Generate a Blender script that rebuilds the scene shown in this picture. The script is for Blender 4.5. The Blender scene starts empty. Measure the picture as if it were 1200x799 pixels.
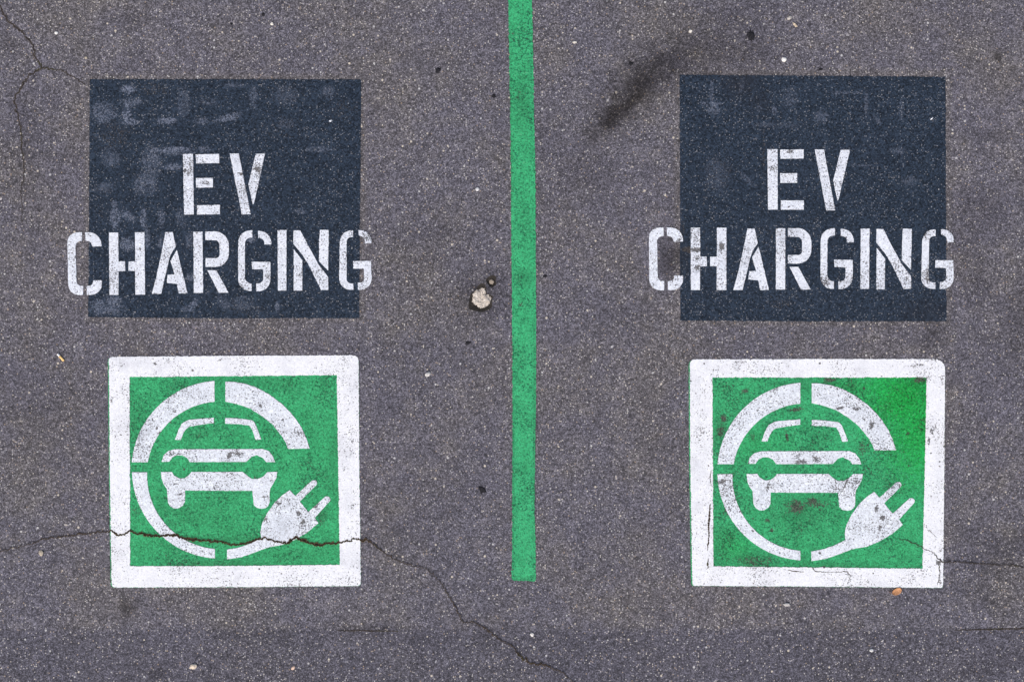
import bpy, bmesh, math, random
from mathutils import Vector, noise as mnoise
from mathutils.geometry import tessellate_polygon
random.seed(7)
S = 0.004                                  # metres per photograph pixel (a bay is about 2.7 m wide)
def W(px, py): return ((px-600)*S, (399.5-py)*S)
sc = bpy.context.scene
C = sc.collection

# ------------------------------------------------------------------ node helper
class NT:
    def __init__(s, name):
        s.mat = bpy.data.materials.new(name); s.mat.use_nodes = True
        s.nt = s.mat.node_tree; s.nt.nodes.clear()
        s.P = s.n('ShaderNodeNewGeometry').outputs['Position']
    def n(s, t, **k):
        x = s.nt.nodes.new(t)
        for a, b in k.items(): setattr(x, a, b)
        return x
    def put(s, sock, v):
        if v is None: return
        if isinstance(v, bpy.types.NodeSocket): s.nt.links.new(v, sock)
        else:
            if sock.type == 'RGBA' and len(v) == 3: v = (*v, 1)
            sock.default_value = v
    def m(s, op, a, b=None, c=None, clamp=False):
        x = s.n('ShaderNodeMath', operation=op, use_clamp=clamp)
        s.put(x.inputs[0], a); s.put(x.inputs[1], b); s.put(x.inputs[2], c)
        return x.outputs[0]
    def add(s, a, b): return s.m('ADD', a, b)
    def sub(s, a, b): return s.m('SUBTRACT', a, b)
    def mul(s, a, b): return s.m('MULTIPLY', a, b)
    def mx(s, a, b): return s.m('MAXIMUM', a, b)
    def step(s, v, a, b, o0=0., o1=1., smooth=True):
        x = s.n('ShaderNodeMapRange', interpolation_type='SMOOTHSTEP' if smooth else 'LINEAR')
        for i, q in enumerate((v, a, b, o0, o1)): s.put(x.inputs[i], q)
        return x.outputs[0]
    def mix(s, f, a, b, mode='MIX'):
        x = s.n('ShaderNodeMix', data_type='RGBA', blend_type=mode)
        s.put(x.inputs[0], f); s.put(x.inputs[6], a); s.put(x.inputs[7], b)
        return x.outputs[2]
    def noise(s, scale, detail=2., rough=.5, vec=None, dist=0.):
        x = s.n('ShaderNodeTexNoise'); s.put(x.inputs['Vector'], vec or s.P)
        x.inputs['Scale'].default_value = scale; x.inputs['Detail'].default_value = detail
        x.inputs['Roughness'].default_value = rough; x.inputs['Distortion'].default_value = dist
        return x.outputs[0]
    def voro(s, scale, vec=None):
        x = s.n('ShaderNodeTexVoronoi'); s.put(x.inputs['Vector'], vec or s.P)
        x.inputs['Scale'].default_value = scale
        sep = s.n('ShaderNodeSeparateColor'); s.put(sep.inputs[0], x.outputs['Color'])
        return x.outputs['Distance'], sep.outputs[0], sep.outputs[1], sep.outputs[2]
    def mapping(s, loc=(0,0,0), rot=0, scale=(1,1,1), kind='POINT', vec=None):
        x = s.n('ShaderNodeMapping', vector_type=kind); s.put(x.inputs[0], vec or s.P)
        x.inputs[1].default_value = loc; x.inputs[2].default_value = (0, 0, rot); x.inputs[3].default_value = scale
        return x.outputs[0]
    def blob(s, px, py, rx, ry, deg=0, edge=None, soft=.6):
        """1 inside an ellipse given in photograph pixels, ragged and soft at its rim"""
        x, y = W(px, py)
        v = s.mapping((x, y, 0), math.radians(deg), (rx*S, ry*S, 50.), 'TEXTURE')
        l = s.n('ShaderNodeVectorMath', operation='LENGTH'); s.put(l.inputs[0], v)
        d = l.outputs['Value']
        if edge is not None: d = s.add(d, edge)
        return s.step(d, 1.-soft, 1.+soft*.4, 1., 0.)
    def blobs(s, lst, edge=None, soft=.6):
        o = 0.
        for b in lst:
            k = b[5] if len(b) > 5 else 1.
            q = s.blob(*b[:5], edge=edge, soft=soft)
            if k != 1.: q = s.mul(q, k)
            o = q if o == 0. else s.mx(o, q)
        return o
    def out(s, color, rough=.85, height=None, bump=.5, dist=.002, alpha=None, spec=.3):
        b = s.n('ShaderNodeBsdfPrincipled'); s.put(b.inputs['Base Color'], color)
        s.put(b.inputs['Roughness'], rough); b.inputs['Specular IOR Level'].default_value = spec
        if height is not None:
            h = s.n('ShaderNodeBump'); h.inputs['Strength'].default_value = bump
            h.inputs['Distance'].default_value = dist; s.put(h.inputs['Height'], height)
            s.put(b.inputs['Normal'], h.outputs[0])
        if alpha is not None: s.put(b.inputs['Alpha'], alpha)
        o = s.n('ShaderNodeOutputMaterial'); s.nt.links.new(b.outputs[0], o.inputs[0])
        return s.mat

def relief(g):
    """the stone relief of the asphalt, which every coat of paint follows"""
    d, r, _, _ = g.voro(150.)
    return g.add(g.mul(g.sub(.6, d), g.add(.4, r)), g.mul(g.noise(320., 2.), .5))

def bare(g, vals=((.020, .018, .020), (.120, .108, .100))):
    """asphalt seen where a coat is worn through"""
    q = g.m('POWER', g.voro(230., g.mapping((2.2, 6.1, 0)))[1], 1.4)
    return g.mix(q, *vals)
# ------------------------------------------------------------------ materials
def mat_asphalt():
    g = NT('asphalt')
    sx = g.n('ShaderNodeSeparateXYZ'); g.put(sx.inputs[0], g.P)
    X, Y = sx.outputs[0], sx.outputs[1]
    wob = g.sub(g.noise(9., 3.), .5)
    edge = g.mul(g.sub(g.noise(14., 4., .65), .5), 1.3)
    n1 = g.noise(2.1, 5., .6); n2 = g.noise(11., 4., .6); n3 = g.noise(38., 3., .6)
    brown = g.step(n1, .40, .66)
    brown = g.add(g.mul(brown, .75), g.mul(g.step(n2, .45, .7), .45))
    # paler, browner rim where the surface round the dark patches was masked
    def rim(x0, x1, y0, y1, w=9.):
        (wx0, wy0), (wx1, wy1) = W(x0, y0), W(x1, y1)
        cx, cy, hx, hy = (wx0+wx1)/2, (wy0+wy1)/2, (wx1-wx0)/2, (wy0-wy1)/2
        ax = g.sub(g.m('ABSOLUTE', g.sub(X, cx)), hx); ay = g.sub(g.m('ABSOLUTE', g.sub(Y, cy)), hy)
        return g.step(g.add(g.mx(ax, ay), g.mul(wob, .02)), .2*w*S, 1.3*w*S, 1., 0.)
    rims = g.mul(g.mx(rim(105, 423, 93, 372), rim(796, 1108, 88, 376)), .8)
    brown = g.m('MAXIMUM', brown, rims)
    base = g.mix(brown, (.123, .119, .147), (.129, .121, .127))
    base = g.mix(g.step(Y, W(0, 733)[1], W(0, 741)[1], 0., .75), base, (.090, .088, .112))      # the later strip at the bottom
    lum = g.mul(g.add(.70, g.mul(n2, .60)), g.add(.78, g.mul(g.noise(1.1, 6., .68, g.mapping((4.2, 7.7, 0))), .44)))
    lum = g.mul(lum, g.add(.80, g.mul(n3, .40)))
    # grains
    d1, r1, g1, b1 = g.voro(215.)
    gr = g.add(.44, g.mul(g.m('POWER', r1, 1.6), 1.3))
    gr = g.mul(gr, g.add(.6, g.mul(g.noise(430., 2.), .8)))
    d3, r3, _, _ = g.voro(105., g.mapping((3.1, 1.7, 0)))
    gr = g.mul(gr, g.add(.72, g.mul(r3, .5)))
    col = g.mix(1., base, g.mul(lum, gr), 'MULTIPLY')
    # pale stones, thicker where the binder has gone
    d2, r2, g2, b2 = g.voro(135., g.mapping((.37, .11, 0)))
    dens = g.add(g.add(.905, g.mul(brown, -.08)), g.mul(g.sub(.5, n3), .22))
    st = g.mul(g.step(g.sub(r2, dens), 0., .02), g.step(d2, .30, .48, 1., 0.))
    stone = g.mix(g2, (.60, .56, .50), (.42, .42, .46))
    stone = g.mix(g.step(b2, .82, .97), stone, (.36, .28, .21))
    col = g.mix(g.mul(st, .92), col, stone)
    d4, r4, g4, b4 = g.voro(52., g.mapping((1.3, .7, 0)))
    st4 = g.mul(g.step(g.add(r4, g.mul(g.sub(n2, .5), .12)), .905, .915), g.step(d4, g.add(.07, g.mul(g4, .16)), g.add(.13, g.mul(g4, .22)), 1., 0.))
    col = g.mix(g.mul(st4, .85), col, g.mix(b4, (.62, .56, .47), (.55, .55, .56)))
    # dark pits
    d5, r5, g5, _ = g.voro(60., g.mapping((5.3, 2.7, 0)))
    pit = g.mul(g.step(r5, .90, .93), g.step(d5, .15, .34, 1., 0.))
    pit = g.mx(pit, g.step(g.noise(95., 3., .7), .66, .74))
    col = g.mix(g.mul(pit, .6), col, (.035, .030, .032))
    # oil and tyre stains with shapes of their own
    oil = g.blobs([(740, 119, 62, 14, 43, 1.), (718, 136, 42, 19, 46, 1.), (752, 98, 74, 30, 40, .9), (768, 84, 80, 34, 30, .75), (805, 64, 90, 34, 18, .55),
                   (860, 60, 70, 30, 5, .4), (697, 150, 26, 16, 45, .5), (845, 80, 20, 14, 0, .3), (850, 25, 80, 26, 0, .3), (690, 205, 40, 34, 0, .22), (650, 165, 22, 40, 0, .15), (735, 370, 50, 26, 0, .18), (505, 270, 60, 50, 0, .16), (500, 600, 60, 60, 0, .16), (40, 480, 50, 80, 0, .15)], edge, .95)
    oil = g.mx(oil, g.blobs([(733, 122, 40, 9, 44, .72), (706, 145, 18, 9, 50, .55), (768, 93, 22, 7, 38, .4)], edge, .8))
    oil = g.mx(oil, g.blobs([(148, 712, 15, 13, 40, .6), (162, 701, 7, 6, 0, .5), (184, 788, 14, 8, 0, .6), (565, 345, 36, 34, 0, .55), (560, 366, 22, 8, 0, .4),
                   (1160, 160, 22, 9, 0, .4), (1092, 396, 22, 20, 20, .4), (1190, 395, 22, 60, 0, .3), (1165, 645, 45, 34, 0, .3),
                   (785, 302, 16, 30, 0, .7), (1150, 245, 40, 40, 0, .3), (1130, 290, 16, 36, 0, .3), (1170, 68, 5, 9, 20, .7), (445, 735, 60, 3, 0, .35), (30, 160, 22, 90, 0, .18),
                   (1145, 330, 20, 40, 10, .3), (300, 742, 60, 9, 0, .25), (1150, 700, 50, 12, -30, .25), (470, 625, 60, 8, -30, .25),
                   (160, 20, 14, 16, 0, .3), (12, 55, 10, 20, 20, .3), (1160, 780, 60, 12, 20, .3), (560, 735, 25, 7, -50, .3)], edge, .9))
    col = g.mix(g.mul(oil, .86), col, g.mix(1., col, (.10, .09, .085), 'MULTIPLY'))
    h = g.add(relief(g), g.mul(pit, -.8))
    return g.out(col, g.add(.78, g.mul(r1, .18)), h, .6, .0025, spec=.2)

def mat_patch(name, ghosts, wear, dirt):
    g = NT(name)
    n2 = g.noise(7., 4., .6); n3 = g.noise(45., 3., .65)
    d1, r1, g1, b1 = g.voro(175.)
    edge = g.mul(g.sub(g.noise(16., 4., .65), .5), 1.2)
    base = g.mix(n2, (.016, .025, .040), (.028, .041, .064))
    v = g.mul(g.add(.40, g.mul(g.noise(300., 2.), 1.2)), g.add(.40, g.mul(r1, 1.2)))
    v = g.mul(v, g.add(.72, g.mul(n3, .56)))
    base = g.mix(1., base, v, 'MULTIPLY')
    # pale grains of stone rubbed bare
    d2, r2, g2, _ = g.voro(150., g.mapping((.7, .2, 0)))
    w = g.step(g.noise(5., 4., .65), .35, .7)
    th = g.sub(.90, g.mul(w, .18))
    st = g.mul(g.step(g.sub(r2, th), 0., .03), g.step(d2, .25, .5, 1., 0.))
    base = g.mix(g.mul(st, .62), base, g.mix(g2, (.16, .18, .22), (.36, .36, .38)))
    d4, r4, _, _ = g.voro(60., g.mapping((2.7, .2, 0)))
    st4 = g.mul(g.step(r4, .962, .972), g.step(d4, .1, .22, 1., 0.))
    base = g.mix(g.mul(st4, .7), base, (.5, .52, .56))
    if ghosts:                                          # remains of older lettering showing through
        gm = g.blobs(ghosts, g.mul(g.sub(g.noise(95., 5., .8), .5), 3.2), .3)
        grain = g.step(g.add(g.noise(150., 4., .8), g.mul(g.noise(30., 3.), .25)), .60, .68)
        base = g.mix(g.mul(g.mul(gm, grain), .85), base, (.23, .26, .34))
        base = g.mix(g.mul(gm, .08), base, (.16, .19, .28))
    bw = g.blobs(wear, edge, .6) if wear else 0.
    worn = g.step(g.add(g.noise(170., 3., .7), g.mul(bw, .33) if wear else 0.), .68, .76)
    base = g.mix(g.mul(worn, .85), base, bare(g))
    if dirt: base = g.mix(g.mul(g.blobs(dirt, edge, .95), .5), base, (.022, .022, .028))
    return g.out(base, .85, relief(g), .5, .0022, spec=.12)

def mat_paint(name, c0, c1, wear_blobs=(), dirt_blobs=(), pore=.69, gloss=.75, vivid=None, grain=.25, chips=.972, speck=.90, speckk=.7, fleck=None, filmc=(.55, .56, .60)):
    """road paint: thick and thin places, pores and chips that leave the coat below bare"""
    g = NT(name)
    n2 = g.noise(16., 4., .6); n3 = g.noise(75., 3., .65)
    d1, r1, _, _ = g.voro(170.)
    edge = g.mul(g.sub(g.noise(85., 5., .75), .5), 2.6)
    c = g.mix(n2, c0, c1)
    if vivid:
        c = g.mix(g.blobs(vivid[1], edge, .9), c, vivid[0])
    v = g.mul(g.add(1.-grain, g.mul(g.noise(280., 2.), grain*2)), g.add(1.-grain*.6, g.mul(r1, grain*1.2)))
    v = g.mul(v, g.add(1.-grain*.5, g.mul(n3, grain)))
    c = g.mix(1., c, v, 'MULTIPLY')
    # grey film of tyre dirt in patches
    film = g.mul(g.step(g.noise(6.5, 5., .65), .48, .72), .32)
    if dirt_blobs: film = g.mx(film, g.blobs(list(dirt_blobs), edge, .9))
    c = g.mix(film, c, g.mix(1., c, filmc, 'MULTIPLY'))
    if fleck:
        fl = g.noise(88., 5., .78, g.mapping((1.7, .4, 0)))
        fm = g.add(fleck, g.mul(g.sub(g.noise(5.5, 4., .6), .5), -.30))
        fq = g.step(g.sub(fl, fm), 0., .05)
        c = g.mix(g.mul(fq, .85), c, g.mix(1., c, (.18, .24, .32), 'MULTIPLY'))
        c = g.mix(g.mul(g.step(g.sub(.40, fl), 0., .06), .35), c, (.30, .60, .42))
    # pores + chips
    low = g.mul(g.sub(g.noise(5.5, 5., .65), .5), .42)
    a = g.add(g.noise(150., 4., .7), low)
    if wear_blobs: a = g.add(a, g.mul(g.blobs(list(wear_blobs), edge, .8), .26))
    hole = g.step(a, pore, pore+.03)
    d6, r6, g6, _ = g.voro(120., g.mapping((1.1, 4.2, 0)))
    sp = g.mul(g.step(g.add(r6, g.mul(low, 1.2)), speck, speck+.02), g.step(g.add(d6, g.mul(g.sub(g.noise(300., 2.), .5), .6)), .2, .5, 1., 0.))
    c = g.mix(g.mul(sp, speckk), c, g.mix(1., c, (.12, .12, .15), 'MULTIPLY'))
    d4, r4, g4, _ = g.voro(48., g.mapping((4.1, 1.2, 0)))
    dd = g.add(d4, g.mul(g.sub(g.noise(130., 2.), .5), .5))
    chip = g.mul(g.step(r4, chips, chips+.004), g.step(dd, g.add(.1, g.mul(g4, .14)), g.add(.15, g.mul(g4, .16)), 1., 0.))
    hole = g.mx(hole, chip)
    c = g.mix(g.mul(hole, .88), c, bare(g))
    return g.out(c, gloss, g.add(relief(g), g.mul(hole, -.7)), .5, .002, spec=.2)

def mat_crack(name, col, col2):
    g = NT(name)
    at = g.n('ShaderNodeAttribute', attribute_name='side').outputs['Fac']
    a = g.m('ABSOLUTE', at)
    cc = g.step(g.add(a, g.mul(g.sub(g.noise(60., 3., .6), .5), .8)), .15, .6)
    c = g.mix(cc, col, col2)
    c = g.mix(g.mul(g.step(g.noise(9., 2.), .55, .65), g.mul(cc, .7)), c, (.075, .075, .022))
    d = g.voro(210.)
    c = g.mix(1., c, g.add(.5, g.mul(d[1], 1.)), 'MULTIPLY')
    op = g.n('ShaderNodeAttribute', attribute_name='open').outputs['Fac']
    shut = g.sub(1., op)
    c = g.mix(g.mul(shut, .45), c, (.085, .074, .070))
    a = g.add(a, g.mul(shut, g.mul(g.noise(22., 4., .7), .5)))
    rag = g.add(a, g.mul(g.sub(g.noise(150., 3., .7), .5), 1.3))
    return g.out(c, .95, g.noise(160., 3.), .5, .003, alpha=g.step(rag, .62, .86, 1., 0.), spec=.1)

def mat_plain(name, c0, c1, scale=60., rough=.8, bump=.4, dist=.002, spec=.3, grain=220.):
    g = NT(name)
    c = g.mix(g.noise(scale, 4., .6), c0, c1)
    d = g.voro(grain)
    c = g.mix(1., c, g.add(.7, g.mul(d[1], .6)), 'MULTIPLY')
    return g.out(c, rough, g.noise(scale*3, 3.), bump, dist, spec=spec)

# ------------------------------------------------------------------ object helpers
def tag(o, label=None, cat=None, group=None, kind=None):
    if label: o['label'] = label
    if cat: o['category'] = cat
    if group: o['group'] = group
    if kind: o['kind'] = kind
    return o
def empty(name, px, py, label, cat, group=None):
    o = bpy.data.objects.new(name, None); C.objects.link(o)
    o.empty_display_size = .05
    x, y = W(px, py); o.location = (x, y, 0)
    return tag(o, label, cat, group)
def link(name, me, mat, parent=None, origin=None):
    """mesh data comes in world metres; the origin is moved to the piece"""
    if origin is None:
        xs = [v.co.x for v in me.vertices]; ys = [v.co.y for v in me.vertices]
        origin = Vector(((min(xs)+max(xs))/2, (min(ys)+max(ys))/2, 0))
    for v in me.vertices: v.co -= origin
    o = bpy.data.objects.new(name, me); C.objects.link(o)
    me.materials.append(mat)
    o.location = origin
    if parent:
        o.parent = parent
        pw = Vector(parent.location); q = parent.parent
        while q: pw += Vector(q.location); q = q.parent
        o.location = origin - pw
    return o

def fillet(pts):
    """points (x, y) or (x, y, radius) -> points with rounded corners"""
    out = []; n = len(pts)
    for i, p in enumerate(pts):
        if len(p) == 2: out.append(Vector(p)); continue
        a = Vector(pts[i-1][:2]); b = Vector(p[:2]); c = Vector(pts[(i+1) % n][:2])
        u = (a-b); v = (c-b); lu, lv = u.length, v.length; u /= lu; v /= lv
        r = min(p[2], lu*.98, lv*.98)
        s_, e_ = b+u*r, b+v*r
        for k in range(9):
            t = k/8
            # close to a circular arc: rational-ish quadratic
            w = .75
            k0, k1, k2 = (1-t)**2, 2*t*(1-t)*w, t*t
            out.append((s_*k0+b*k1+e_*k2)/(k0+k1+k2))
    return out
def zoom(ox, oy, s, pts):
    """from the enlarged crop's coordinates to photograph pixels"""
    return [((x/s)+ox, (y/s)+oy, *[r/s for r in rest]) for x, y, *rest in pts]
def shift(pts, dx, dy, rot=0, c=None):
    o = []
    for x, y, *rest in pts:
        if rot:
            a = math.radians(rot); ux, uy = x-c[0], y-c[1]
            x, y = c[0]+ux*math.cos(a)+uy*math.sin(a), c[1]-ux*math.sin(a)+uy*math.cos(a)
        o.append((x+dx, y+dy, *rest))
    return o
def rough_outline(pts, amp=.0007, low=.0010, stepm=.0035):
    """photograph pixels -> world outline with the slightly ragged edge of rolled paint"""
    q = [Vector((*W(p[0], p[1]), 0)) for p in fillet(pts)]
    out = []
    n = len(q)
    for i in range(n):
        a, b = q[i], q[(i+1) % n]
        L = (b-a).length
        if L < 1e-6: continue
        k = max(1, int(L/stepm)); nn = Vector(((b-a).y, -(b-a).x, 0)).normalized()
        for j in range(k):
            p = a.lerp(b, j/k)
            f = mnoise.noise(p*260)*amp*1.6 + mnoise.noise(p*45+Vector((3, 1, 7)))*low
            if j == 0 and k > 2: f *= .3
            out.append(p+nn*f)
    return out
def sheet_mesh(name, outlines, z, base=0.0, amp=.0007, low=.0010, stepm=.0035):
    """a thin solid coat: every outline is a list of rings (the first the outside, the rest holes)"""
    verts, faces = [], []
    for rings in outlines:
        rr = [rough_outline(r, amp, low, stepm) for r in rings]
        flat = [p for r in rr for p in r]
        tri = tessellate_polygon([[Vector(p) for p in r] for r in rr])
        o = len(verts)
        verts += [(p.x, p.y, z) for p in flat]
        for t in tri:
            a, b, c = (flat[i] for i in t)
            ar = (b.x-a.x)*(c.y-a.y)-(b.y-a.y)*(c.x-a.x)
            if abs(ar) < 1e-12: continue
            faces.append([o+i for i in (t if ar > 0 else t[::-1])])
        ob = len(verts)
        verts += [(p.x, p.y, base) for p in flat]
        k = 0
        for r in rr:
            n = len(r)
            for i in range(n):
                j = (i+1) % n
                faces.append([o+k+i, o+k+j, ob+k+j, ob+k+i])
            k += n
    me = bpy.data.meshes.new(name); me.from_pydata(verts, [], faces); me.update()
    return me
def coat(name, outlines, z, mat, parent=None, **k):
    return link(name, sheet_mesh(name, [o if isinstance(o[0], list) else [o] for o in outlines], z, **k), mat, parent)

# ------------------------------------------------------------------ camera, light, world
H = 6.5
cam = bpy.data.cameras.new('camera'); co = bpy.data.objects.new('camera', cam); C.objects.link(co)
co.location = (0, 0, H); cam.lens = 36*H/4.8; cam.sensor_width = 36; cam.clip_end = 600; sc.camera = co
w = bpy.data.worlds.new('World'); sc.world = w; w.use_nodes = True
nt = w.node_tree; bg = nt.nodes['Background']
sky = nt.nodes.new('ShaderNodeTexSky'); sky.sky_type = 'NISHITA'; sky.sun_disc = False
EL, AZ = 52, 205
sky.sun_elevation = math.radians(EL); sky.sun_rotation = math.radians(AZ)
sky.air_density = 1.0; sky.dust_density = 5.0; sky.ozone_density = 1.0
nt.links.new(sky.outputs[0], bg.inputs[0]); bg.inputs[1].default_value = .11
sun = bpy.data.lights.new('sun', 'SUN'); so = bpy.data.objects.new('sun', sun); C.objects.link(so)
sun.energy = 1.3; sun.angle = math.radians(25); sun.color = (1, .96, .90)
d = Vector((math.sin(math.radians(AZ))*math.cos(math.radians(EL)), math.cos(math.radians(AZ))*math.cos(math.radians(EL)), math.sin(math.radians(EL))))
so.rotation_euler = d.to_track_quat('Z', 'Y').to_euler(); so.location = (0, 0, 8)
sc.view_settings.view_transform = 'Standard'; sc.view_settings.look = 'None'
sc.view_settings.exposure = 0.35; sc.view_settings.gamma = 1
sc.render.engine = 'CYCLES'
sc.cycles.transparent_max_bounces = 16; sc.cycles.max_bounces = 3; sc.cycles.diffuse_bounces = 2

# ------------------------------------------------------------------ the ground, with the two holes broken out of it
def ring(px, py, r, n=28, seed=0, wob=.18, ex=1., ey=1.):
    out = []
    for i in range(n):
        a = 2*math.pi*i/n
        k = r*(1+wob*mnoise.noise(Vector((math.cos(a)*1.3+seed, math.sin(a)*1.3, seed)))*2+wob*.5*math.sin(5*a+seed))
        out.append((px+k*ex*math.cos(a), py-k*ey*math.sin(a)))
    return out
hole_a = ring(564.0, 349.8, 14.2, n=44, seed=1.3, wob=.26, ex=1.06, ey=1.02); hole_b = ring(576.2, 329.5, 6.4, n=18, seed=4.1)
hole_c = ring(1100.2, 657.5, 2.4, n=12, seed=2.2)
A_ASPH = mat_asphalt()
def ground():
    outer = [(-200, -200), (200, -200), (200, 200), (-200, 200)]
    inner = [(-3.2, -2.4), (3.2, -2.4), (3.2, 2.4), (-3.2, 2.4)]
    v = [(x, y, 0) for x, y in outer+inner]
    f = [(i, (i+1) % 4, 4+(i+1) % 4, 4+i) for i in range(4)]
    rings = [[Vector((x, y, 0)) for x, y in inner]] + [[Vector((*W(*p), 0)) for p in h] for h in (hole_a, hole_b)]
    flat = [p for r in rings for p in r]; o = len(v)
    v += [tuple(p) for p in flat]
    for t in tessellate_polygon(rings):
        a, b, c = (flat[i] for i in t)
        ar = (b.x-a.x)*(c.y-a.y)-(b.y-a.y)*(c.x-a.x)
        if abs(ar) < 1e-12: continue
        f.append([o+i for i in (t if ar > 0 else t[::-1])])
    me = bpy.data.meshes.new('ground'); me.from_pydata(v, [], f)
    bm = bmesh.new(); bm.from_mesh(me); bmesh.ops.remove_doubles(bm, verts=bm.verts, dist=1e-6); bm.to_mesh(me); bm.free()
    me.update()
    tag(link('ground', me, A_ASPH, origin=Vector((0, 0, 0))), kind='structure')
ground()

# ------------------------------------------------------------------ dark patches
ghost_left = [(150, 105, 10, 5, 0, .9), (155, 120, 14, 5, 0, .5), (148, 132, 5, 13, 0, .95), (152, 143, 12, 4, 0, .9), (122, 132, 16, 12, 0, .6),
    (195, 142, 12, 4, 0, .8), (236, 142, 9, 4, 0, .5), (268, 138, 16, 4, 15, .75), (215, 120, 8, 20, 0, .35), (297, 115, 5, 14, 0, .4),
    (275, 100, 16, 3, 0, .35), (335, 112, 14, 12, 0, .25), (205, 177, 22, 5, 0, .85), (182, 180, 4, 10, 0, .6), (240, 175, 8, 4, 0, .45),
    (203, 196, 11, 4, 0, .7), (170, 215, 14, 14, 0, .5), (178, 190, 12, 20, 0, .4), (130, 185, 12, 12, 0, .35), (375, 175, 17, 4, 0, .35),
    (122, 220, 12, 6, 0, .3), (135, 255, 6, 14, 0, .75), (150, 253, 10, 5, -30, .6), (168, 256, 4, 11, 0, .7), (189, 255, 4, 11, 0, .6),
    (212, 257, 5, 12, 20, .35), (134, 240, 4, 6, 0, .5), (150, 286, 9, 8, 0, .8), (172, 278, 4, 14, 0, .6), (224, 325, 5, 5, 0, .5),
    (190, 285, 5, 7, 0, .5), (115, 360, 10, 9, 0, .7), (133, 353, 11, 7, 0, .75), (127, 363, 18, 7, 0, .55), (226, 358, 4, 9, -35, .7),
    (218, 362, 6, 4, 0, .35), (262, 354, 6, 12, 30, .35), (325, 360, 3, 6, 0, .6), (284, 355, 14, 8, 0, .35), (222, 282, 5, 9, 0, .35),
    (335, 145, 9, 6, 0, .35), (385, 108, 8, 8, 0, .3), (352, 248, 8, 3, 0, .35), (295, 280, 5, 5, 0, .7), (243, 120, 12, 4, 0, .3)]
ghost_right = [(832, 122, 12, 3, 0, .55), (834, 110, 2.5, 18, 0, .4), (836, 130, 8, 6, 0, .4), (869, 100, 3, 12, -10, .35), (985, 109, 12, 2, 0, .5),
    (962, 137, 9, 8, 0, .35), (890, 128, 3, 4, 0, .5), (907, 130, 3, 5, 0, .6), (1015, 122, 3, 16, 0, .35), (1056, 128, 3, 14, 0, .3),
    (1052, 177, 9, 5, 0, .35), (1003, 109, 5, 1.5, 0, .6), (925, 115, 10, 12, 0, .3), (1027, 140, 9, 3, -50, .3), (875, 210, 12, 3, -45, .35),
    (1010, 194, 14, 1.5, 0, .35), (1065, 212, 10, 6, 0, .3), (840, 205, 15, 20, 0, .2), (913, 147, 30, 4, 0, .2)]
patchL = coat('dark_patch', [[(105.3, 93.3), (262, 93.2), (423.3, 93.6), (422.0, 240), (420.9, 372.8), (260, 373.0), (103.4, 371.6), (104.6, 230)]], .002,
    mat_patch('dark paint with ghosts', ghost_left, [(330, 110, 60, 16, 0, .25), (180, 105, 24, 10, 0, .45), (135, 160, 30, 20, 0, .45), (400, 130, 22, 20, 0, .35), (330, 150, 40, 20, 0, .3), (120, 240, 12, 30, 0, .3), (290, 362, 30, 10, 0, .4)], None), amp=.0026, low=.0022)
tag(patchL, 'dark navy painted square with pale ghosts of old letters, behind the left EV CHARGING lettering', 'paint patch', 'dark squares behind the lettering')
patchR = coat('dark_patch', [[(796.4, 88), (950, 89.2), (1107.9, 90.4), (1108.4, 240), (1109.2, 376.4), (950, 376.6), (797.2, 375.6), (796.8, 230)]], .002,
    mat_patch('dark paint scuffed', ghost_right, [(808, 293, 14, 4.5, -6, 1.1), (800, 270, 3, 20, 0, .5), (845, 200, 22, 20, 0, .35), (895, 178, 2.5, 30, 0, .5), (915, 356, 16, 8, 0, .5), (898, 270, 30, 6, 0, .3)],
              [(870, 96, 26, 24, 0, .9), (890, 120, 20, 18, 0, .6), (1085, 365, 40, 20, 0, .6), (800, 300, 14, 26, 0, .6)]), amp=.0026, low=.0022)
tag(patchR, 'evenly dark navy painted square with scuffs, behind the right EV CHARGING lettering', 'paint patch', 'dark squares behind the lettering')

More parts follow.
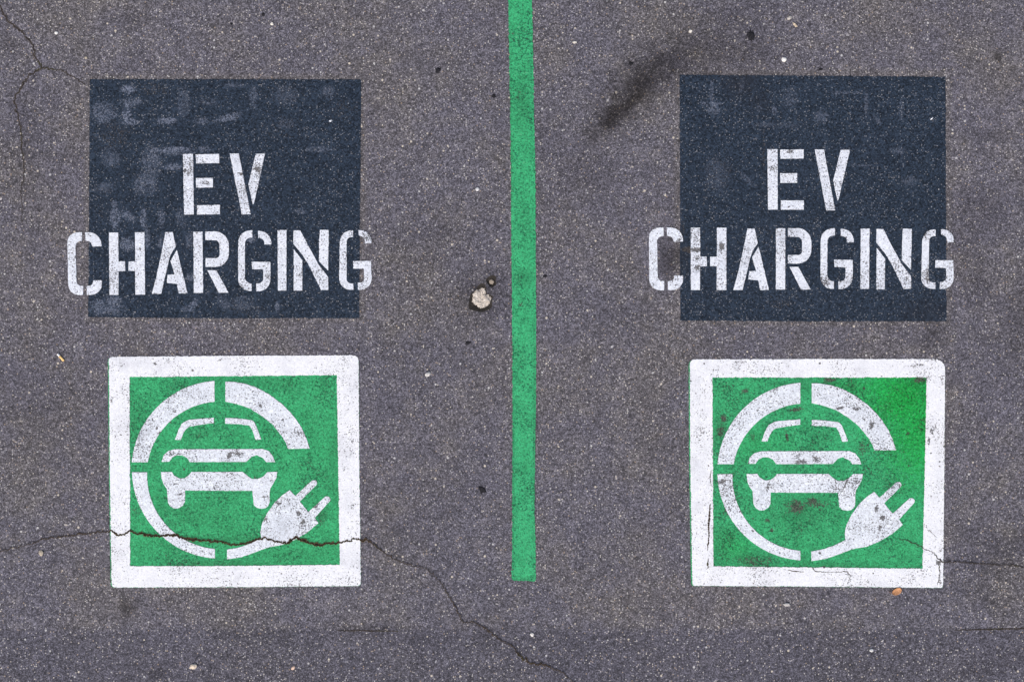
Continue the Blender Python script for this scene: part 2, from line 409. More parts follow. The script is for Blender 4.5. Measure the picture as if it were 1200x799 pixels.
# ------------------------------------------------------------------ stencil lettering
z1 = lambda p: zoom(755, 260, 8.88, p); z2 = lambda p: zoom(850, 260, 8.88, p)
z3 = lambda p: zoom(940, 260, 8.88, p); z4 = lambda p: zoom(1030, 260, 8.88, p); z5 = lambda p: zoom(890, 165, 8.875, p)
LET = [
 ('E', z5, [[(80,90),(186,90),(188,718),(88,718)], [(212,95),(458,92),(458,187),(218,190)], [(214,340),(390,340),(390,438),(216,440)], [(222,622),(460,622),(460,718),(222,720)]], (-684.2, 5.5)),
 ('V', z5, [[(573,93),(668,93),(785,725),(693,725)], [(843,98),(940,98),(818,620),(808,622),(765,415)]], (-684.9, 4.6)),
 ('C', z1, [[(200,60),(48,58,110),(52,714,120),(205,712),(208,616),(140,618,50),(130,150,60),(200,148)],
            [(235,60),(398,60,130),(402,205),(312,210),(300,190,20),(290,158,20),(237,146)],
            [(245,618),(308,612,35),(312,560),(403,560),(404,712,120),(245,710)]], (-680.9, 5.6)),
 ('H', z1, [[(484,62),(580,62),(580,362),(648,362),(650,462),(580,465),(577,710),(483,710)], [(755,62),(853,62),(853,710),(753,710),(753,462),(684,462),(684,365),(755,362)]], (-681.2, 5.5)),
 ('A', z2, [[(230,70),(303,72),(335,220),(283,300),(258,370),(178,710),(82,710),(128,540),(185,290),(205,190)], [(345,258),(452,710),(362,710),(340,610),(240,598),(246,515),(318,510),(278,370)]], (-681.2, 4.1)),
 ('R', z2, [[(526,68),(621,68),(621,704),(525,704)], [(650,68),(896,62,160),(892,440,150),(650,434),(652,345),(796,345,40),(797,160,50),(650,155)], [(668,470),(760,470),(886,704),(785,704)]], (-682.1, 3.9)),
 ('G', z3, [[(340,68),(192,68,130),(188,700,130),(328,698),(328,620),(258,612,60),(262,148,55),(340,142)], [(400,75),(532,75,120),(536,215),(465,215),(462,150,50),(400,148)],
            [(330,392),(525,397),(523,702,130),(378,700),(375,618),(448,620,50),(450,475),(335,470)]], (-682.1, 2.5)),
 ('I', z3, [[(607,72),(700,70),(693,698),(605,698)]], (-682.6, 1.9)),
 ('N', z4, [[(-26,272),(62,385),(58,702),(-30,702)], [(-26,75),(45,78),(110,210),(235,440),(330,565),(330,698),(255,698),(125,430),(70,340),(-30,215)], [(247,72),(340,75),(330,497),(235,400),(240,200)]], (-682.6, 1.4)),
 ('G', z4, [[(587,80),(452,75,130),(435,702,130),(585,698),(585,632),(515,632,50),(520,150,50),(587,150)], [(645,80),(772,80,110),(777,212),(712,218),(710,160,40),(645,130)],
            [(585,400),(770,400),(780,702,130),(632,698),(632,625),(698,625,45),(698,480),(585,478)]], (-682.0, 1.0)),
]
WH0, WH1 = (.61, .66, .74), (.79, .82, .89)
lm = mat_paint('letter white', WH0, WH1, grain=.24, pore=.585, speck=.85, speckk=.85,
    wear_blobs=[(815, 293, 10, 3.2, -8, 1.0), (845, 290, 3.5, 6, 0, .9), (817, 314, 4, 4, 0, .7), (795, 282, 6, 4, 0, .5), (925, 178, 6, 3, 0, .8), (906, 198, 5, 3, 0, .4),
                (817, 302, 5, 4, 0, .6), (1087, 325, 3, 14, 0, .55), (1085, 275, 5, 8, 0, .5), (1115, 275, 8, 12, 0, .35), (966, 330, 8, 8, 0, .5), (1050, 315, 10, 14, 0, .2),
                (241, 214, 6, 3, 0, .6), (285, 204, 8, 2, 0, .8), (302, 198, 6, 4, 0, .6), (282, 230, 12, 20, 0, .2), (164, 292, 2, 2, 0, 1.), (226, 302, 4, 2, 0, .4),
                (430, 278, 6, 6, 0, .6), (425, 330, 9, 12, 0, .4), (85, 300, 5, 20, 0, .3), (228, 225, 3, 4, 0, .4), (217, 200, 2, 2, 0, .8)])
lm_worn = lm
for side in (0, 1):
    root = empty('stencil_lettering', (258, 958)[side - 0] if side else 258, 260,
        ('white stencilled words EV CHARGING sloping slightly, over the dark square with ghost letters', 'white stencilled EV CHARGING with brown scuff on its H, over the right dark square')[side],
        'lettering', 'EV CHARGING lettering in the two bays')
    for ch, z, polys, dl in LET:
        ol = []
        allp = [q for p in polys for q in z(p)]
        c = (sum(q[0] for q in allp)/len(allp), sum(q[1] for q in allp)/len(allp))
        for p in polys:
            q = z(p)
            if side == 0: q = shift(q, dl[0], dl[1], .55, c)
            ol.append(q)
        o = coat('letter', ol, .0045, lm, root, amp=.0008, low=.0012)
        o['label'] = 'white stencil letter ' + ch

# ------------------------------------------------------------------ the two charging signs
GR0, GR1 = (.022, .26, .095), (.050, .42, .175)
green_line_m = mat_paint('line green', (.026, .31, .125), (.055, .44, .19), grain=.42, pore=.655, filmc=(.5, .46, .45), fleck=.545, chips=.985, speck=.80, speckk=.62,
    wear_blobs=[(607, 115, 8, 10, 0, .2), (610, 357, 4, 3, 0, .8), (612, 326, 10, 6, 0, .2)], dirt_blobs=[(598, 200, 2.5, 200, 0, .5), (601, 560, 2.5, 150, 0, .5), (626, 500, 2, 200, 0, .4), (613, 680, 20, 6, 0, .5), (613, 120, 14, 50, 0, .5), (613, 325, 14, 14, 0, .5), (613, 260, 12, 40, 0, .25), (606, 552, 4, 5, 0, .6)])
gfield = [mat_paint('sign green faded', GR0, GR1, grain=.50, pore=.64, filmc=(.55, .46, .45), fleck=.55, chips=.980, speck=.80, speckk=.6,
            wear_blobs=[(160, 600, 6, 8, 0, .35), (378, 606, 8, 10, 20, .5), (312, 606, 6, 10, 30, .5), (269, 534, 5, 3, 0, .8), (158, 598, 8, 4, 0, .4), (250, 660, 50, 4, 0, .25)],
            dirt_blobs=[(290, 448, 80, 8, 0, .35), (215, 600, 60, 16, 0, .25), (270, 660, 70, 8, 0, .5), (375, 600, 12, 14, 0, .6), (300, 470, 50, 10, -25, .3), (262, 632, 60, 6, 5, .5), (390, 540, 8, 40, 0, .35), (340, 650, 60, 10, 0, .3)]),
          mat_paint('sign green vivid', GR0, GR1, grain=.50, pore=.62, filmc=(.55, .42, .42), fleck=.545, chips=.974, speck=.80, speckk=.6,
            vivid=((.008, .33, .055), [(1062, 468, 62, 52, -20, 1.), (1078, 500, 50, 74, 0, .9), (1010, 455, 50, 16, 0, .5), (860, 640, 26, 22, 0, .3), (890, 520, 40, 20, 0, .2)]),
            wear_blobs=[(934, 594, 12, 9, 0, 1.08), (952, 587, 9, 5, 0, 0.96), (932, 480, 6, 3, 0, 1.31), (938, 479, 4, 3, 0, 1.22), (922, 511, 2, 6, 15, 1.22), (899, 609, 3, 3, 0, 1.05), (904, 621, 3, 3, 0, 1.05),
                        (873, 458, 6, 3, 20, 1.05), (848, 490, 4, 4, 0, 1.05), (845, 505, 6, 8, 0, 0.61), (971, 445, 7, 3, 0, 1.05), (1077, 445, 7, 4, 0, 0.88), (882, 512, 3, 6, 20, 0.79), (1063, 508, 3, 3, 0, 0.70),
                        (955, 590, 20, 6, 0, 0.61), (1010, 525, 8, 10, 0, 0.53), (885, 656, 30, 6, 0, 0.44), (855, 598, 8, 10, 0, 0.53)],
            dirt_blobs=[(940, 600, 40, 24, 0, .45), (955, 450, 50, 10, 0, .45), (960, 665, 90, 9, 0, .45), (845, 505, 10, 24, 0, .5), (1000, 592, 30, 10, 0, .4), (1020, 600, 20, 16, 0, .3), (880, 652, 40, 10, 0, .35), (1075, 450, 14, 8, 0, .5)])]
pict = mat_paint('pictogram white', (.62, .67, .74), (.80, .84, .90), grain=.26, pore=.585, chips=.955, speck=.85, speckk=.85,
    wear_blobs=[(907, 456, 4, 6, 0, .5), (984, 478, 6, 1.8, 20, .9), (1003, 479, 3.5, 2.5, 0, .9), (1021, 498, 3, 5, -20, .9), (938, 541, 8, 3, 0, .6), (956, 538, 8, 4, 0, .5), (1027, 595, 2.5, 5, -10, 1.), (1034, 606, 4, 3, 0, 1.),
                (1031, 618, 1.6, 4, 0, .9), (846, 564, 5, 3, 20, .7), (900, 570, 1.5, 6, -10, .7), (991, 566, 1.2, 9, -25, .6), (1054, 569, 2, 2, 0, .6), (1004, 563, 4, 4, 0, .5), (1018, 590, 18, 1.2, 3, .5),
                (269, 534, 3, 4, -20, 1.), (279, 531, 9, 3, 0, .6), (200, 532, 14, 3, 0, .45), (332, 492, 2.5, 2, 0, .9), (305, 475, 2, 3, 0, .8), (188, 507, 4, 2, 0, .8), (205, 481, 2, 2, 0, .7), (349, 507, 8, 5, 0, .4),
                (327, 589, 4, 3, 0, .9), (350, 601, 3, 3, 0, .9), (355, 611, 2.5, 4, -20, .9), (371, 592, 6, 6, 45, .75), (210, 579, 5, 1.2, 10, .9), (310, 582, 6, 1.2, 0, .9), (320, 563, 4, 2, 0, .7), (372, 608, 6, 2, 0, .5), (310, 606, 5, 8, 40, .6)],
    dirt_blobs=[(330, 620, 24, 14, 20, .35), (935, 470, 16, 8, 0, .2)])
bord = mat_paint('border white', (.76, .78, .83), (.83, .85, .89), grain=.12, pore=.61, chips=.957, speck=.95, speckk=.8,
    wear_blobs=[(1104, 445, 3, 8, 0, .6), (1100, 658, 4, 5, 0, 1.), (1101, 680, 2, 7, 10, .7), (1092, 506, 2, 4, 0, .8), (1088, 517, 1.5, 6, 0, .9), (258, 422, 9, 2, 10, .4), (131, 470, 2, 5, 0, .5), (867, 424, 8, 2, 0, .4), (1073, 428, 10, 2, 5, .5),
                (182, 426, 2, 2, 0, 1.), (1095, 421, 12, 1.6, 0, .4), (403, 548, 2, 6, 0, .6), (129, 640, 1.5, 40, 0, .25), (810, 620, 1.5, 50, 0, .25), (413, 592, 4, 1.3, 20, .6), (400, 440, 10, 12, 0, .1)],
    dirt_blobs=[(1100, 545, 6, 40, 0, .15), (408, 590, 10, 14, 0, .2), (1040, 430, 60, 8, 0, .08)])
zc = lambda p: zoom(830, 440, 6.66, p); zl = lambda p: zoom(830, 540, 6.66, p); zr = lambda p: zoom(935, 440, 6.66, p); zd = lambda p: zoom(940, 550, 6.657, p)
def arc(cx, cy, r, x0=None, x1=None, y0=None, y1=None, a0=0, a1=360, n=60):
    o = []
    for i in range(n+1):
        a = math.radians(a0+(a1-a0)*i/n); x, y = cx+r*math.cos(a), cy-r*math.sin(a)
        if (x0 is not None and x < x0) or (x1 is not None and x > x1) or (y0 is not None and y < y0) or (y1 is not None and y > y1): continue
        o.append((x, y))
    return o
OC, IC = (944.5, 552.2, 104.), (944.5, 558.9, 86.3)
def xy_at_x(c, x, up): return (x, c[1] + (-1 if up else 1)*math.sqrt(c[2]**2-(x-c[0])**2))
def xy_at_y(c, y): return (c[0]-math.sqrt(c[2]**2-(y-c[1])**2), y)
GX0, GY0, GY1 = 937.7, 543.6, 555.2
ring_tl = [xy_at_x(OC, GX0, True)] + arc(*OC, x1=GX0-1, y1=GY0-1, a0=90, a1=180) + [xy_at_y(OC, GY0), xy_at_y(IC, GY0)] + arc(*IC, x1=GX0-1, y1=GY0-1, a0=180, a1=90) + [xy_at_x(IC, GX0, True)]
ring_bl = [xy_at_y(OC, GY1)] + arc(*OC, x1=GX0-1, y0=GY1+1, a0=180, a1=270) + [xy_at_x(OC, GX0, False), xy_at_x(IC, GX0, False)] + arc(*IC, x1=GX0-1, y0=GY1+1, a0=270, a1=180) + [xy_at_y(IC, GY1)]
ring_tr = zr([(107,60),(175,62),(260,76),(350,105),(450,160),(550,235),(610,295),(660,355),(705,425),(738,500),(765,581),(597,583),(578,535),(548,485),(480,400),(400,333),(300,270),(200,235),(107,215)])
ws_l = zc([(717,340),(717,382),(600,398),(512,413,25),(480,460),(460,514),(415,512),(440,440),(470,385),(515,358,20),(600,350)])
ws_r = zr([(108,345),(220,350),(325,365,15),(345,395),(390,512),(345,515),(320,440),(298,405),(200,393),(108,390)])
hood = zc([(308,687),(325,635),(362,602),(410,590),(1100,588),(1145,605),(1176,645),(1193,690),(1124,690),(1100,660),(1050,635),(1010,647),(970,688),(528,690),(505,655),(465,637),(425,637),(392,652),(368,687)])
body = zl([(298,100),(382,100),(400,128),(440,150),(485,148),(515,125),(535,100)]) + zd([(205,33),(240,65),(270,85),(320,88),(360,70),(395,35),(472,33),(465,80),(440,125),(418,160),(412,200),(412,270),(402,298),(380,315),(350,320),(312,312),(289,290),(278,180)]) \
     + zl([(485,245),(485,330),(467,363),(432,384),(400,384),(370,368),(352,338),(345,235),(320,200),(302,150)])
plug = zd([(70,637),(170,618),(250,590),(338,547),(330,500),(345,430),(385,350),(450,260),(500,215),(560,172),(602,218),(735,97),(765,95,15),(776,125,15),(638,262),(705,343),(838,222),(868,222,15),(880,250,15),(755,388),(782,430),(700,500),(600,560),(500,600),(410,615),(380,622),(290,657),(180,695),(72,712)])
def side_pts(side, pts, d): return pts if side else shift(pts, *d)
BORD = [
 ([(127.9,418.2,4),(275,416.8),(420.4,416.2,7),(421.2,550),(422.9,686.0,4),(275,687.4),(131.2,687.8,5),(129.2,560)], [(152,441.6),(270,440.6),(394.8,439.4),(396.6,550),(398.4,661.4),(275,662.6),(152.8,663)]),
 ([(808.2,421.0,6),(950,420.6),(1107.2,420.6,12),(1106.3,550),(1104.8,688.2,3),(950,686.8),(811.4,685.8,3),(809,560)], [(834.7,442.1),(960,442.2),(1085.8,442.1),(1083.5,550),(1080.8,665.8),(950,664.4),(835.9,663.2),(835.2,550)])]
for side in (0, 1):
    cx = (275, 958)[side]
    root = empty('charging_sign', cx, 552,
        ('painted green electric car charging sign crossed by a long crack near its bottom', 'painted green electric car charging sign with vivid green corner and brown worn spots')[side],
        'road sign', 'painted charging signs in the two bays')
    outer, inner = BORD[side]
    und = [(p[0]+(( -1.3 if p[0] < cx else .2)), p[1]+(.3 if p[1] > 552 else .8), *p[2:]) for p in outer]
    coat('green_background', [und], .002, gfield[side], root, amp=.0008, low=.0016)
    coat('border', [[list(outer), list(inner)[::-1]]], .0045, bord, root, amp=.0020, low=.0020)
    for nm, pts, d in (('ring_segment', ring_tl, (-686.2, -2.2)), ('ring_segment', ring_tr, (-686.8, -1.9)), ('ring_segment', ring_bl, (-685.6, -2.2))):
        coat(nm, [side_pts(side, pts, d)], .0045, pict, root)
    car = coat('car_symbol', [side_pts(side, body, (-685.8, -2.3))], .0045, pict, root)
    coat('bonnet', [side_pts(side, hood, (-686.6, -2.4))], .0045, pict, car)
    coat('windscreen_bar', [side_pts(side, ws_l, (-687.0, -1.9))], .0045, pict, car)
    coat('windscreen_bar', [side_pts(side, ws_r, (-687.2, -2.3))], .0045, pict, car)
    coat('plug_symbol', [side_pts(side, plug, (-684.4, -2.0))], .0045, pict, root)

# ------------------------------------------------------------------ green bay line
lp = [(596.2,-700),(595.8,-40),(595.6,0),(596.6,60),(597.8,130),(598.6,200),(599.2,280),(600.0,350),(600.4,420),(600.6,500),(600.2,580),(600.2,640),(599.6,680,3),
      (628.0,681,4),(627.6,640),(626.6,600),(626.8,540),(628.0,480),(628.2,400),(628.0,330),(627.2,200),(625.8,130),(624.6,60),(623.4,0),(623.2,-40),(623.0,-700)]
ln = coat('bay_line', [lp], .002, green_line_m, amp=.0026, low=.0022, stepm=.005)
tag(ln, 'long green painted line between the two charging bays, ending square at the bottom', 'bay line')

# ------------------------------------------------------------------ cracks
def crack(pts, width, label, mat, z=.0056, sub=9, jit=1.0, group=None, branches=()):
    """a jagged strip of open crack; width in pixels is a number or a list along the points"""
    verts, faces, att, opn = [], [], [], []
    rnd = random.Random(len(label))
    for line, wd in [(pts, width)] + list(branches):
        ws = wd if isinstance(wd, (list, tuple)) else [wd]*len(line)
        path = []
        for i in range(len(line)-1):
            a, b = Vector(line[i]), Vector(line[i+1]); L = (b-a).length
            k = max(2, int(L/1.1))
            nn = Vector(((b-a).y, -(b-a).x)).normalized()
            for j in range(k):
                t = j/k; p = a.lerp(b, t)
                env = min(1, 3*t+.15, 3*(1-t)+.15)
                p = p + nn*(mnoise.noise(Vector((p.x*.22, p.y*.22, 3)))*2.2 + mnoise.noise(Vector((p.x*.6, p.y*.6, 9)))*2.2)*jit*(.4+.6*env)
                path.append((p, ws[i]*(1-t)+ws[i+1]*t))
        path.append((Vector(line[-1]), ws[-1]))
        n = len(path); o = len(verts)
        for i, (p, ww) in enumerate(path):
            q0 = path[max(0, i-1)][0]; q1 = path[min(n-1, i+1)][0]
            dd = (q1-q0).normalized(); nn = Vector((dd.y, -dd.x))
            f = ww*1.25*(.50+1.0*abs(mnoise.noise(Vector((p.x*.5, p.y*.5, 5)))))*(.6+.6*rnd.random())
            if i in (0, n-1): f *= .2
            for sgn in (-1, 0, 1):
                x, y = W(*(p+nn*f*sgn)); verts.append((x, y, z)); att.append(float(sgn)); opn.append(max(0., min(1., (ww-1.2)/.5)) if label.startswith('long jagged') else 1.)
        for i in range(n-1):
            a = o+3*i
            faces += [(a, a+1, a+4, a+3), (a+1, a+2, a+5, a+4)]
    me = bpy.data.meshes.new('crack'); me.from_pydata(verts, [], faces)
    at = me.attributes.new('side', 'FLOAT', 'POINT')
    for i, v in enumerate(att): at.data[i].value = v
    a2 = me.attributes.new('open', 'FLOAT', 'POINT')
    for i, v in enumerate(opn): a2.data[i].value = v
    bm = bmesh.new(); bm.from_mesh(me)
    for f in bm.faces:
        if f.normal.z < 0: f.normal_flip()
    bm.to_mesh(me); bm.free(); me.update()
    o = link('crack', me, mat); tag(o, label, 'crack', group)
    return o
ck = mat_crack('open crack', (.016, .013, .011), (.10, .07, .04))
ckf = mat_crack('faint crack', (.030, .026, .026), (.080, .068, .062))
z0 = lambda p: zoom(0, 600, 4, p); za = lambda p: zoom(120, 550, 5.706, p); zb = lambda p: zoom(270, 550, 5.706, p); zg = lambda p: zoom(420, 600, 4, p); zt = lambda p: zoom(0, 0, 3.993, p)
MAIN = z0([(-160,200),(0,185),(70,165),(150,150),(200,125),(300,112),(420,98),(500,92)]) + za([(60,405),(110,440),(180,412),(270,430),(350,445),(430,437),(500,440),(590,465),(700,475),(800,480)]) \
    + zb([(0,500),(100,495),(200,460),(270,465),(340,485),(380,490),(425,460),(470,465),(530,490),(600,505),(650,495),(740,485),(790,480),(825,460),(870,470),(913,470)]) \
    + zg([(60,140),(110,180),(170,220),(240,245),(320,265),(380,320),(420,380),(460,450),(490,515),(550,515),(600,545),(660,590),(730,630),(750,665),(800,705),(880,715),(950,745),(1000,790),(1100,860),(1300,960)])
wm = [1.2]*4+[1.4]*4 + [2.0,1.8,1.6,2.0,2.2,2.4,2.6,2.2,1.9,1.7] + [1.6,1.9,1.9,1.8,1.8,1.8,2.2,2.6,2.8,3.0,2.0,1.7,1.6,1.6,1.8,1.7] + [1.4,1.4,1.3,1.2,1.0,1.0,1.2,1.4,1.3,1.2,1.5,1.3,1.3,1.6,1.6,1.6,1.3,1.1,1.0,.9]
crack(MAIN, wm, 'long jagged crack crossing the left sign and running down to the bottom edge', ck)
crack(zt([(-40,-60),(0,30),(30,90),(100,150),(155,210),(160,260),(200,318)]), [1.9,2.0,1.9,1.8,1.6,1.5,1.6], 'branching crack in the top left corner above the left dark square', ckf, z=.0012,
      branches=[(zt([(200,318),(250,325),(300,335),(350,365),(400,400)]), [1.4,1.3,1.3,1.1,.7]), (zt([(200,318),(140,350),(100,410),(65,470),(85,540),(100,620),(100,690),(115,790),(100,900),(105,1050)]), [1.6,1.6,1.6,1.5,1.4,1.3,1.2,1.0,.8,.5])])
ze = lambda p: zoom(950, 550, 5.706, p)
crack(ze([(590,455),(660,482),(720,505),(765,530),(820,556),(850,595)]) + [(1104,658),(1125,658),(1150,660.5),(1175,661),(1200,664),(1230,668)], [.45,.65,.7,.7,.7,1.1,1.1,.9,1.0,.9,1.0,.8],
      'thin crack leaving the right sign at its lower right corner', ckf, z=.0052)
crack(ze([(775,400),(800,412),(840,455)]), [.3,.5,.3], 'hairline crack in the right bar of the right sign border', ckf, z=.0052, jit=.4)
zf = lambda p: zoom(800, 550, 5.706, p)
crack(zf([(183,225),(178,300),(172,370),(176,440),(168,500),(166,545)]), [.6,1.5,1.7,1.2,1.1,.4], 'dark upright split in the left bar of the right sign border', ck, z=.0052, jit=.3)
crack(zf([(170,590),(168,630),(165,662)]), [.5,1.3,.5], 'short dark split at the foot of the left bar of the right sign border', ck, z=.0052, jit=.3)
crack(zf([(190,0),(182,50),(190,110)]), [.4,.9,.3], 'small dark split halfway up the left bar of the right sign border', ck, z=.0052, jit=.3)
crack(ze([(10,655),(28,678),(110,683),(200,684),(245,682),(263,705),(260,740)]), [.9,.7,.4,.4,.8,.7,.3], 'hooked crack in the bottom bar of the right sign border', ck, z=.0052, jit=.35)
crack(ze([(858,640),(862,700),(845,770)]), [1.0,.6,.7], 'short crack at the lower right corner of the right sign border', ck, z=.0052, jit=.4)
crack(zf([(700,672),(760,680),(810,682)]), [.4,.8,.3], 'short level crack in the bottom bar of the right sign border', ck, z=.0052, jit=.3)
crack([(1117,737.8),(1150,737.2),(1200,736),(1290,734)], [.6,1.5,1.5,1.3], 'dark straight joint in the asphalt at the lower right edge', ckf, z=.0012, jit=.3)
crack([(395,738.3),(430,738.6),(467,739.2)], [.6,1.6,.5], 'short dark straight joint in the asphalt below the left sign', ckf, z=.0012, jit=.3)

# ------------------------------------------------------------------ the hole in the asphalt with pale stone in it
def bowl(px, py, rim_pts, depth, n_in=5, seed=0):
    verts, faces = [], []
    n = len(rim_pts); c = Vector((*W(px, py), 0))
    for k in range(n_in+1):
        t = k/n_in
        for p in rim_pts:
            q = Vector((*W(*p), 0)); r = c+(q-c)*(1-t*.94)
            z = -depth*(1-(1-t)**2.2)
            if k: r += Vector((mnoise.noise(r*120+Vector((seed,0,0))), mnoise.noise(r*120+Vector((0,seed,5))), 0))*.0025; z += mnoise.noise(r*180)*.004*min(1, 2*t)
            verts.append((r.x, r.y, min(z, 0)))
    for k in range(n_in):
        for i in range(n):
            j = (i+1) % n
            faces.append((k*n+i, k*n+j, (k+1)*n+j, (k+1)*n+i))
    verts.append((c.x, c.y, -depth)); m = len(verts)-1
    for i in range(n): faces.append((n_in*n+i, n_in*n+(i+1) % n, m))
    me = bpy.data.meshes.new('bowl'); me.from_pydata(verts, [], faces); me.update(); return me
def lump(px, py, r, h, z, seed=0, ex=1., ey=1., rot=0., sub=3, rough=.35, name='lump', fine=0.):
    bm = bmesh.new(); bmesh.ops.create_icosphere(bm, subdivisions=sub, radius=1)
    x, y = W(px, py); ca, sa = math.cos(rot), math.sin(rot)
    for v in bm.verts:
        p = v.co.copy(); k = 1+fine*mnoise.noise(p*11+Vector((seed, 1, 2)))+rough*(mnoise.noise(p*1.6+Vector((seed, seed*2, 0)))*1.1+.6*mnoise.noise(p*4.2+Vector((seed, 0, 3))))
        p *= k
        X, Y = p.x*r*ex*S, p.y*r*ey*S
        v.co = (x+X*ca-Y*sa, y+X*sa+Y*ca, z+p.z*h)
    me = bpy.data.meshes.new(name); bm.to_mesh(me); bm.free(); me.update()
    return me
dark_rim = mat_plain('broken asphalt edge', (.018, .016, .015), (.060, .052, .045), 90., .95, .6, .004)
cream = mat_plain('pale broken stone', (.34, .28, .23), (.90, .84, .76), 75., .9, 1., .006, grain=150.)
hole = empty('pothole', 566, 345, 'small pothole broken in the asphalt left of the green line, filled with cream stone', 'pothole')
for hp, c, rp, dpt in (('cavity', (563.8, 349.5), hole_a, .016), ('cavity', (576.2, 329.5), hole_b, .012)):
    link(hp, bowl(*c, rp, dpt, seed=c[0]), dark_rim, hole)
link('stone_filling', lump(564.2, 348.6, 9.6, .012, -.0085, seed=2.4, ex=1.05, ey=1.0, sub=5, rough=.5, fine=.30), cream, hole)
link('stone_filling', lump(576.0, 330.2, 2.6, .006, -.006, seed=5.1, sub=4, fine=.3), mat_plain('brownish stone', (.20, .16, .12), (.50, .44, .37), 120., .9, .6, .003), hole)

# ------------------------------------------------------------------ loose litter and stones
def butt():
    x0, y0 = W(67.9, 414.8); x1, y1 = W(75.2, 422.8)
    a, b = Vector((x0, y0, .0042)), Vector((x1, y1, .0042)); d = (b-a).normalized()
    root = empty('cigarette_butt', 71.5, 419, 'cigarette butt with white paper end and yellow filter, lying left of the left sign', 'cigarette butt')
    r0 = .0050
    def tube(s, e, rr, crush, seed):
        bm = bmesh.new(); n = 14; rings = []; k = 7
        sd = Vector((-d.y, d.x, 0))
        for i in range(k+1):
            t = i/k; p = a.lerp(b, s+(e-s)*t)
            rad = rr*(1+crush*mnoise.noise(Vector((t*3, seed, 0))))
            rings.append([bm.verts.new(p+sd*math.cos(q)*rad*1.08+Vector((0, 0, math.sin(q)*rad*.92))) for q in [2*math.pi*j/n for j in range(n)]])
        for i in range(k):
            for j in range(n): bm.faces.new((rings[i][j], rings[i][(j+1) % n], rings[i+1][(j+1) % n], rings[i+1][j]))
        bm.faces.new(rings[0][::-1]); bm.faces.new(rings[-1])
        bmesh.ops.recalc_face_normals(bm, faces=bm.faces)
        me = bpy.data.meshes.new('tube'); bm.to_mesh(me); bm.free(); me.update()
        for p in me.polygons: p.use_smooth = len(p.vertices) == 4
        return me
    link('paper', tube(0, .30, r0*.98, .3, 1), mat_plain('cigarette paper', (.85, .85, .86), (.92, .92, .92), 80., .8, .1, .001), root)
    link('filter', tube(.31, 1, r0*1.03, .15, 4), mat_plain('filter paper', (.82, .50, .16), (.95, .68, .32), 300., .7, .1, .001), root)
butt()
def leaf():
    verts, faces = [], []
    n, m = 18, 8; cx, cy = W(1050.4, 692.6); ang = math.radians(26)
    Lh, Wh = .0245, .0145
    for i in range(n+1):
        t = i/n; u = -1+2*t
        wd = Wh*(max(0, 1-abs(u)**2.3))**.62*(1+.10*u)+.0004
        for j in range(m+1):
            v = -1+2*j/m
            X, Y = u*Lh, v*wd+.002*u*u
            Z = .0035+.0045*v*v+.004*u*u+.001*mnoise.noise(Vector((X*90, Y*90, 2)))-.0006*(1 if abs(v) < .1 else 0)
            verts.append((cx+X*math.cos(ang)-Y*math.sin(ang), cy+X*math.sin(ang)+Y*math.cos(ang), Z))
    for i in range(n):
        for j in range(m):
            a = i*(m+1)+j; faces.append((a, a+m+1, a+m+2, a+1))
    me = bpy.data.meshes.new('leaf'); me.from_pydata(verts, [], faces); me.update()
    for p in me.polygons: p.use_smooth = True
    o = link('leaf', me, mat_plain('dry leaf', (.42, .20, .09), (.58, .31, .16), 70., .7, .3, .001, grain=400.))
    sm = o.modifiers.new('thick', 'SOLIDIFY'); sm.thickness = .0005
    tag(o, 'small curled tan leaf just below the right sign', 'leaf')
    bm = bmesh.new(); prev = None
    pts = [Vector((*W(1045.0, 695.2), .006)), Vector((*W(1043.0, 693.6), .006)), Vector((*W(1041.2, 692.6), .004))]
    for p in pts:
        r = [bm.verts.new(p+Vector((0, math.cos(q)*.0011, math.sin(q)*.0011))) for q in [2*math.pi*k/6 for k in range(6)]]
        if prev:
            for k in range(6): bm.faces.new((prev[k], prev[(k+1) % 6], r[(k+1) % 6], r[k]))
        prev = r
    m2 = bpy.data.meshes.new('stalk'); bm.to_mesh(m2); bm.free()
    link('stalk', m2, mat_plain('leaf stalk', (.25, .15, .12), (.35, .22, .2), 90.), o)
leaf()
def hue(c, k=.8): return tuple(min(1, x*k) for x in c)
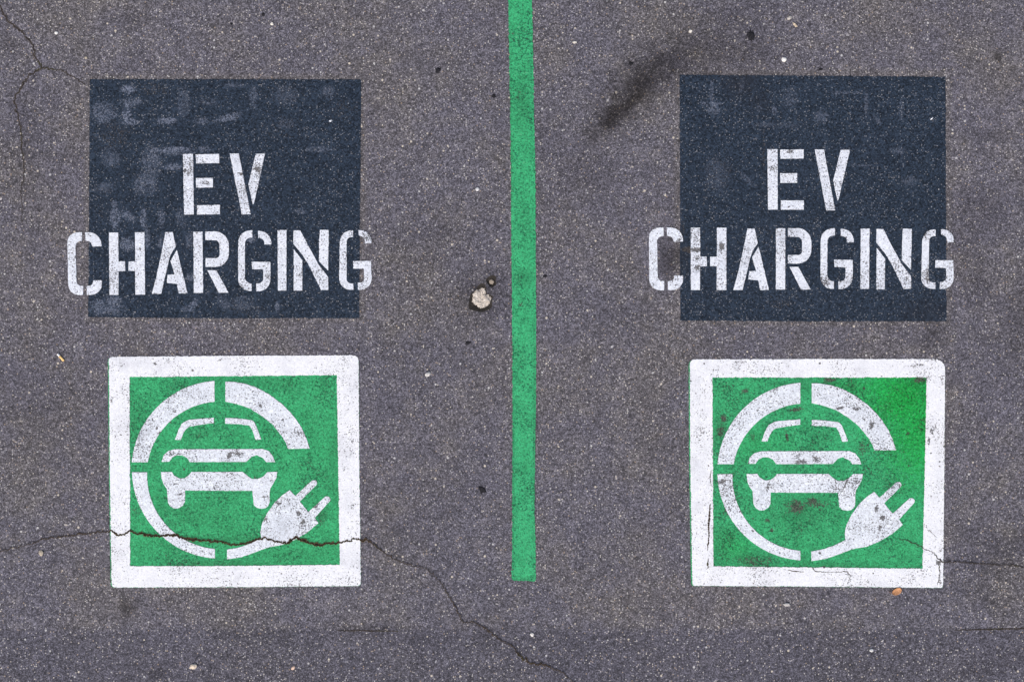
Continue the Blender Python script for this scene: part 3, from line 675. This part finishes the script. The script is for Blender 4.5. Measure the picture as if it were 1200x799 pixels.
peb = [
 (226.8, 780.2, 3.6, 1.15, .85, .5, (.72, .62, .50), 'largest cream pebble, by the bottom edge below the left sign'),
 (343.6, 782.0, 2.2, 1.2, .8, .8, (.80, .58, .46), 'small pinkish pebble near the bottom edge, right of the cream one'),
 (918.6, 70.3, 2.8, 1., .9, 0, (.92, .90, .86), 'bright white pebble just above the right dark square'),
 (66.2, 39.0, 2.0, 1., .9, 0, (.88, .88, .86), 'white pebble near the crack at the top left'),
 (925.0, 21.5, 2.6, 1.2, .8, .6, (.50, .47, .44), 'grey pebble near the top edge above the right dark square'),
 (931.5, 29.5, 2.6, 1.4, .6, -.8, (.60, .50, .38), 'long tan pebble near the top edge above the right dark square'),
 (673.5, 50.0, 1.8, 1.4, .8, 0, (.66, .62, .56), 'flat pale pebble right of the green line near its top'),
 (809.0, 37.0, 1.9, 1., 1., 0, (.80, .76, .70), 'pale pebble above the dark oily streak'),
 (501.5, 438.5, 2.8, 1.2, .9, .7, (.66, .64, .62), 'grey white pebble between the left sign and the green line'),
 (559.5, 222.0, 2.3, 1.1, .9, 0, (.66, .66, .68), 'pale pebble above the pothole beside the green line'),
 (387.5, 142.0, 1.5, 1.2, .7, .3, (.80, .83, .90), 'white chip lying on the left dark square near its top right'),
 (1091.5, 139.5, 1.2, 1.7, .6, .8, (.78, .80, .86), 'white chip lying on the right dark square near its right edge'),
 (623.5, 743.0, 2.0, 1., 1.2, .4, (.70, .68, .66), 'pale pebble below the end of the green line'),
 (48.5, 647.5, 2.6, 1., 1.3, .2, (.52, .45, .36), 'tan pebble just below the crack left of the left sign'),
 (1021.0, 761.5, 2.1, 1.1, .9, 0, (.72, .72, .72), 'white pebble below the right sign near the bottom edge'),
 (922.0, 708.0, 2.7, 1.4, .7, 0, (.60, .58, .56), 'flat grey pebble below the left part of the right sign'),
 (318.8, 28.4, 2.0, 1., .9, 0, (.80, .76, .70), 'small pale pebble above the left dark square'),
 (101.0, 68.0, 1.6, 1., .9, 0, (.55, .48, .38), 'tan pebble above the top left corner of the left dark square'),
]
for x, y, r, ex, ey, rot, c, lab in peb:
    zt_ = .002 if 'lying on' in lab else 0
    me = lump(x, y, r, r*S*.55, zt_+r*S*.35, seed=x*.1, ex=ex, ey=ey, rot=rot, sub=3, rough=.3, name='pebble')
    for p in me.polygons: p.use_smooth = True
    o = link('pebble', me, mat_plain('stone', hue(c, .8), c, 150., .8, .3, .001))
    tag(o, lab, 'pebble', 'loose pebbles on the asphalt')
tar = mat_plain('old gum', (.010, .010, .014), (.026, .025, .032), 120., .85, .5, .002)
for x, y, r, ex, ey, lab in [
 (880.0, 41.5, 5.0, 1., 1.2, 'black gum blot above the right dark square'), (513.5, 82.5, 3.9, 1., 1., 'round black gum blot left of the green line near the top'),
 (578.5, 113.0, 2.6, 1., .9, 'small black gum blot beside the green line near the top'), (565.0, 573.0, 4.6, 1.1, 1., 'blackish gum blot left of the lower green line'),
 (548.5, 401.5, 3.2, 1.2, .8, 'black gum blot below the pothole'), (308.3, 17.0, 2.2, 1., 1., 'black gum spot near the top edge above the left dark square'),
 (739.5, 74.8, 3.0, 1., 1., 'black gum spot on the dark oily streak'), (639.0, 323.5, 2.6, 1.1, .9, 'black gum spot just right of the green line level with the pothole'),
 (271.2, 28.2, 1.9, 1., 1., 'tiny black gum spot above the left dark square'), (961.5, 81.5, 2.6, 1.3, .7, 'black gum spot touching the top edge of the right dark square')]:
    me = lump(x, y, r*.62, .0011, .0002, seed=y*.13, ex=ex, ey=ey, sub=5, rough=.95, name='gum', fine=.7)
    for p in me.polygons: p.use_smooth = True
    tag(link('gum_blot', me, tar), lab, 'gum blot', 'black gum blots on the asphalt')
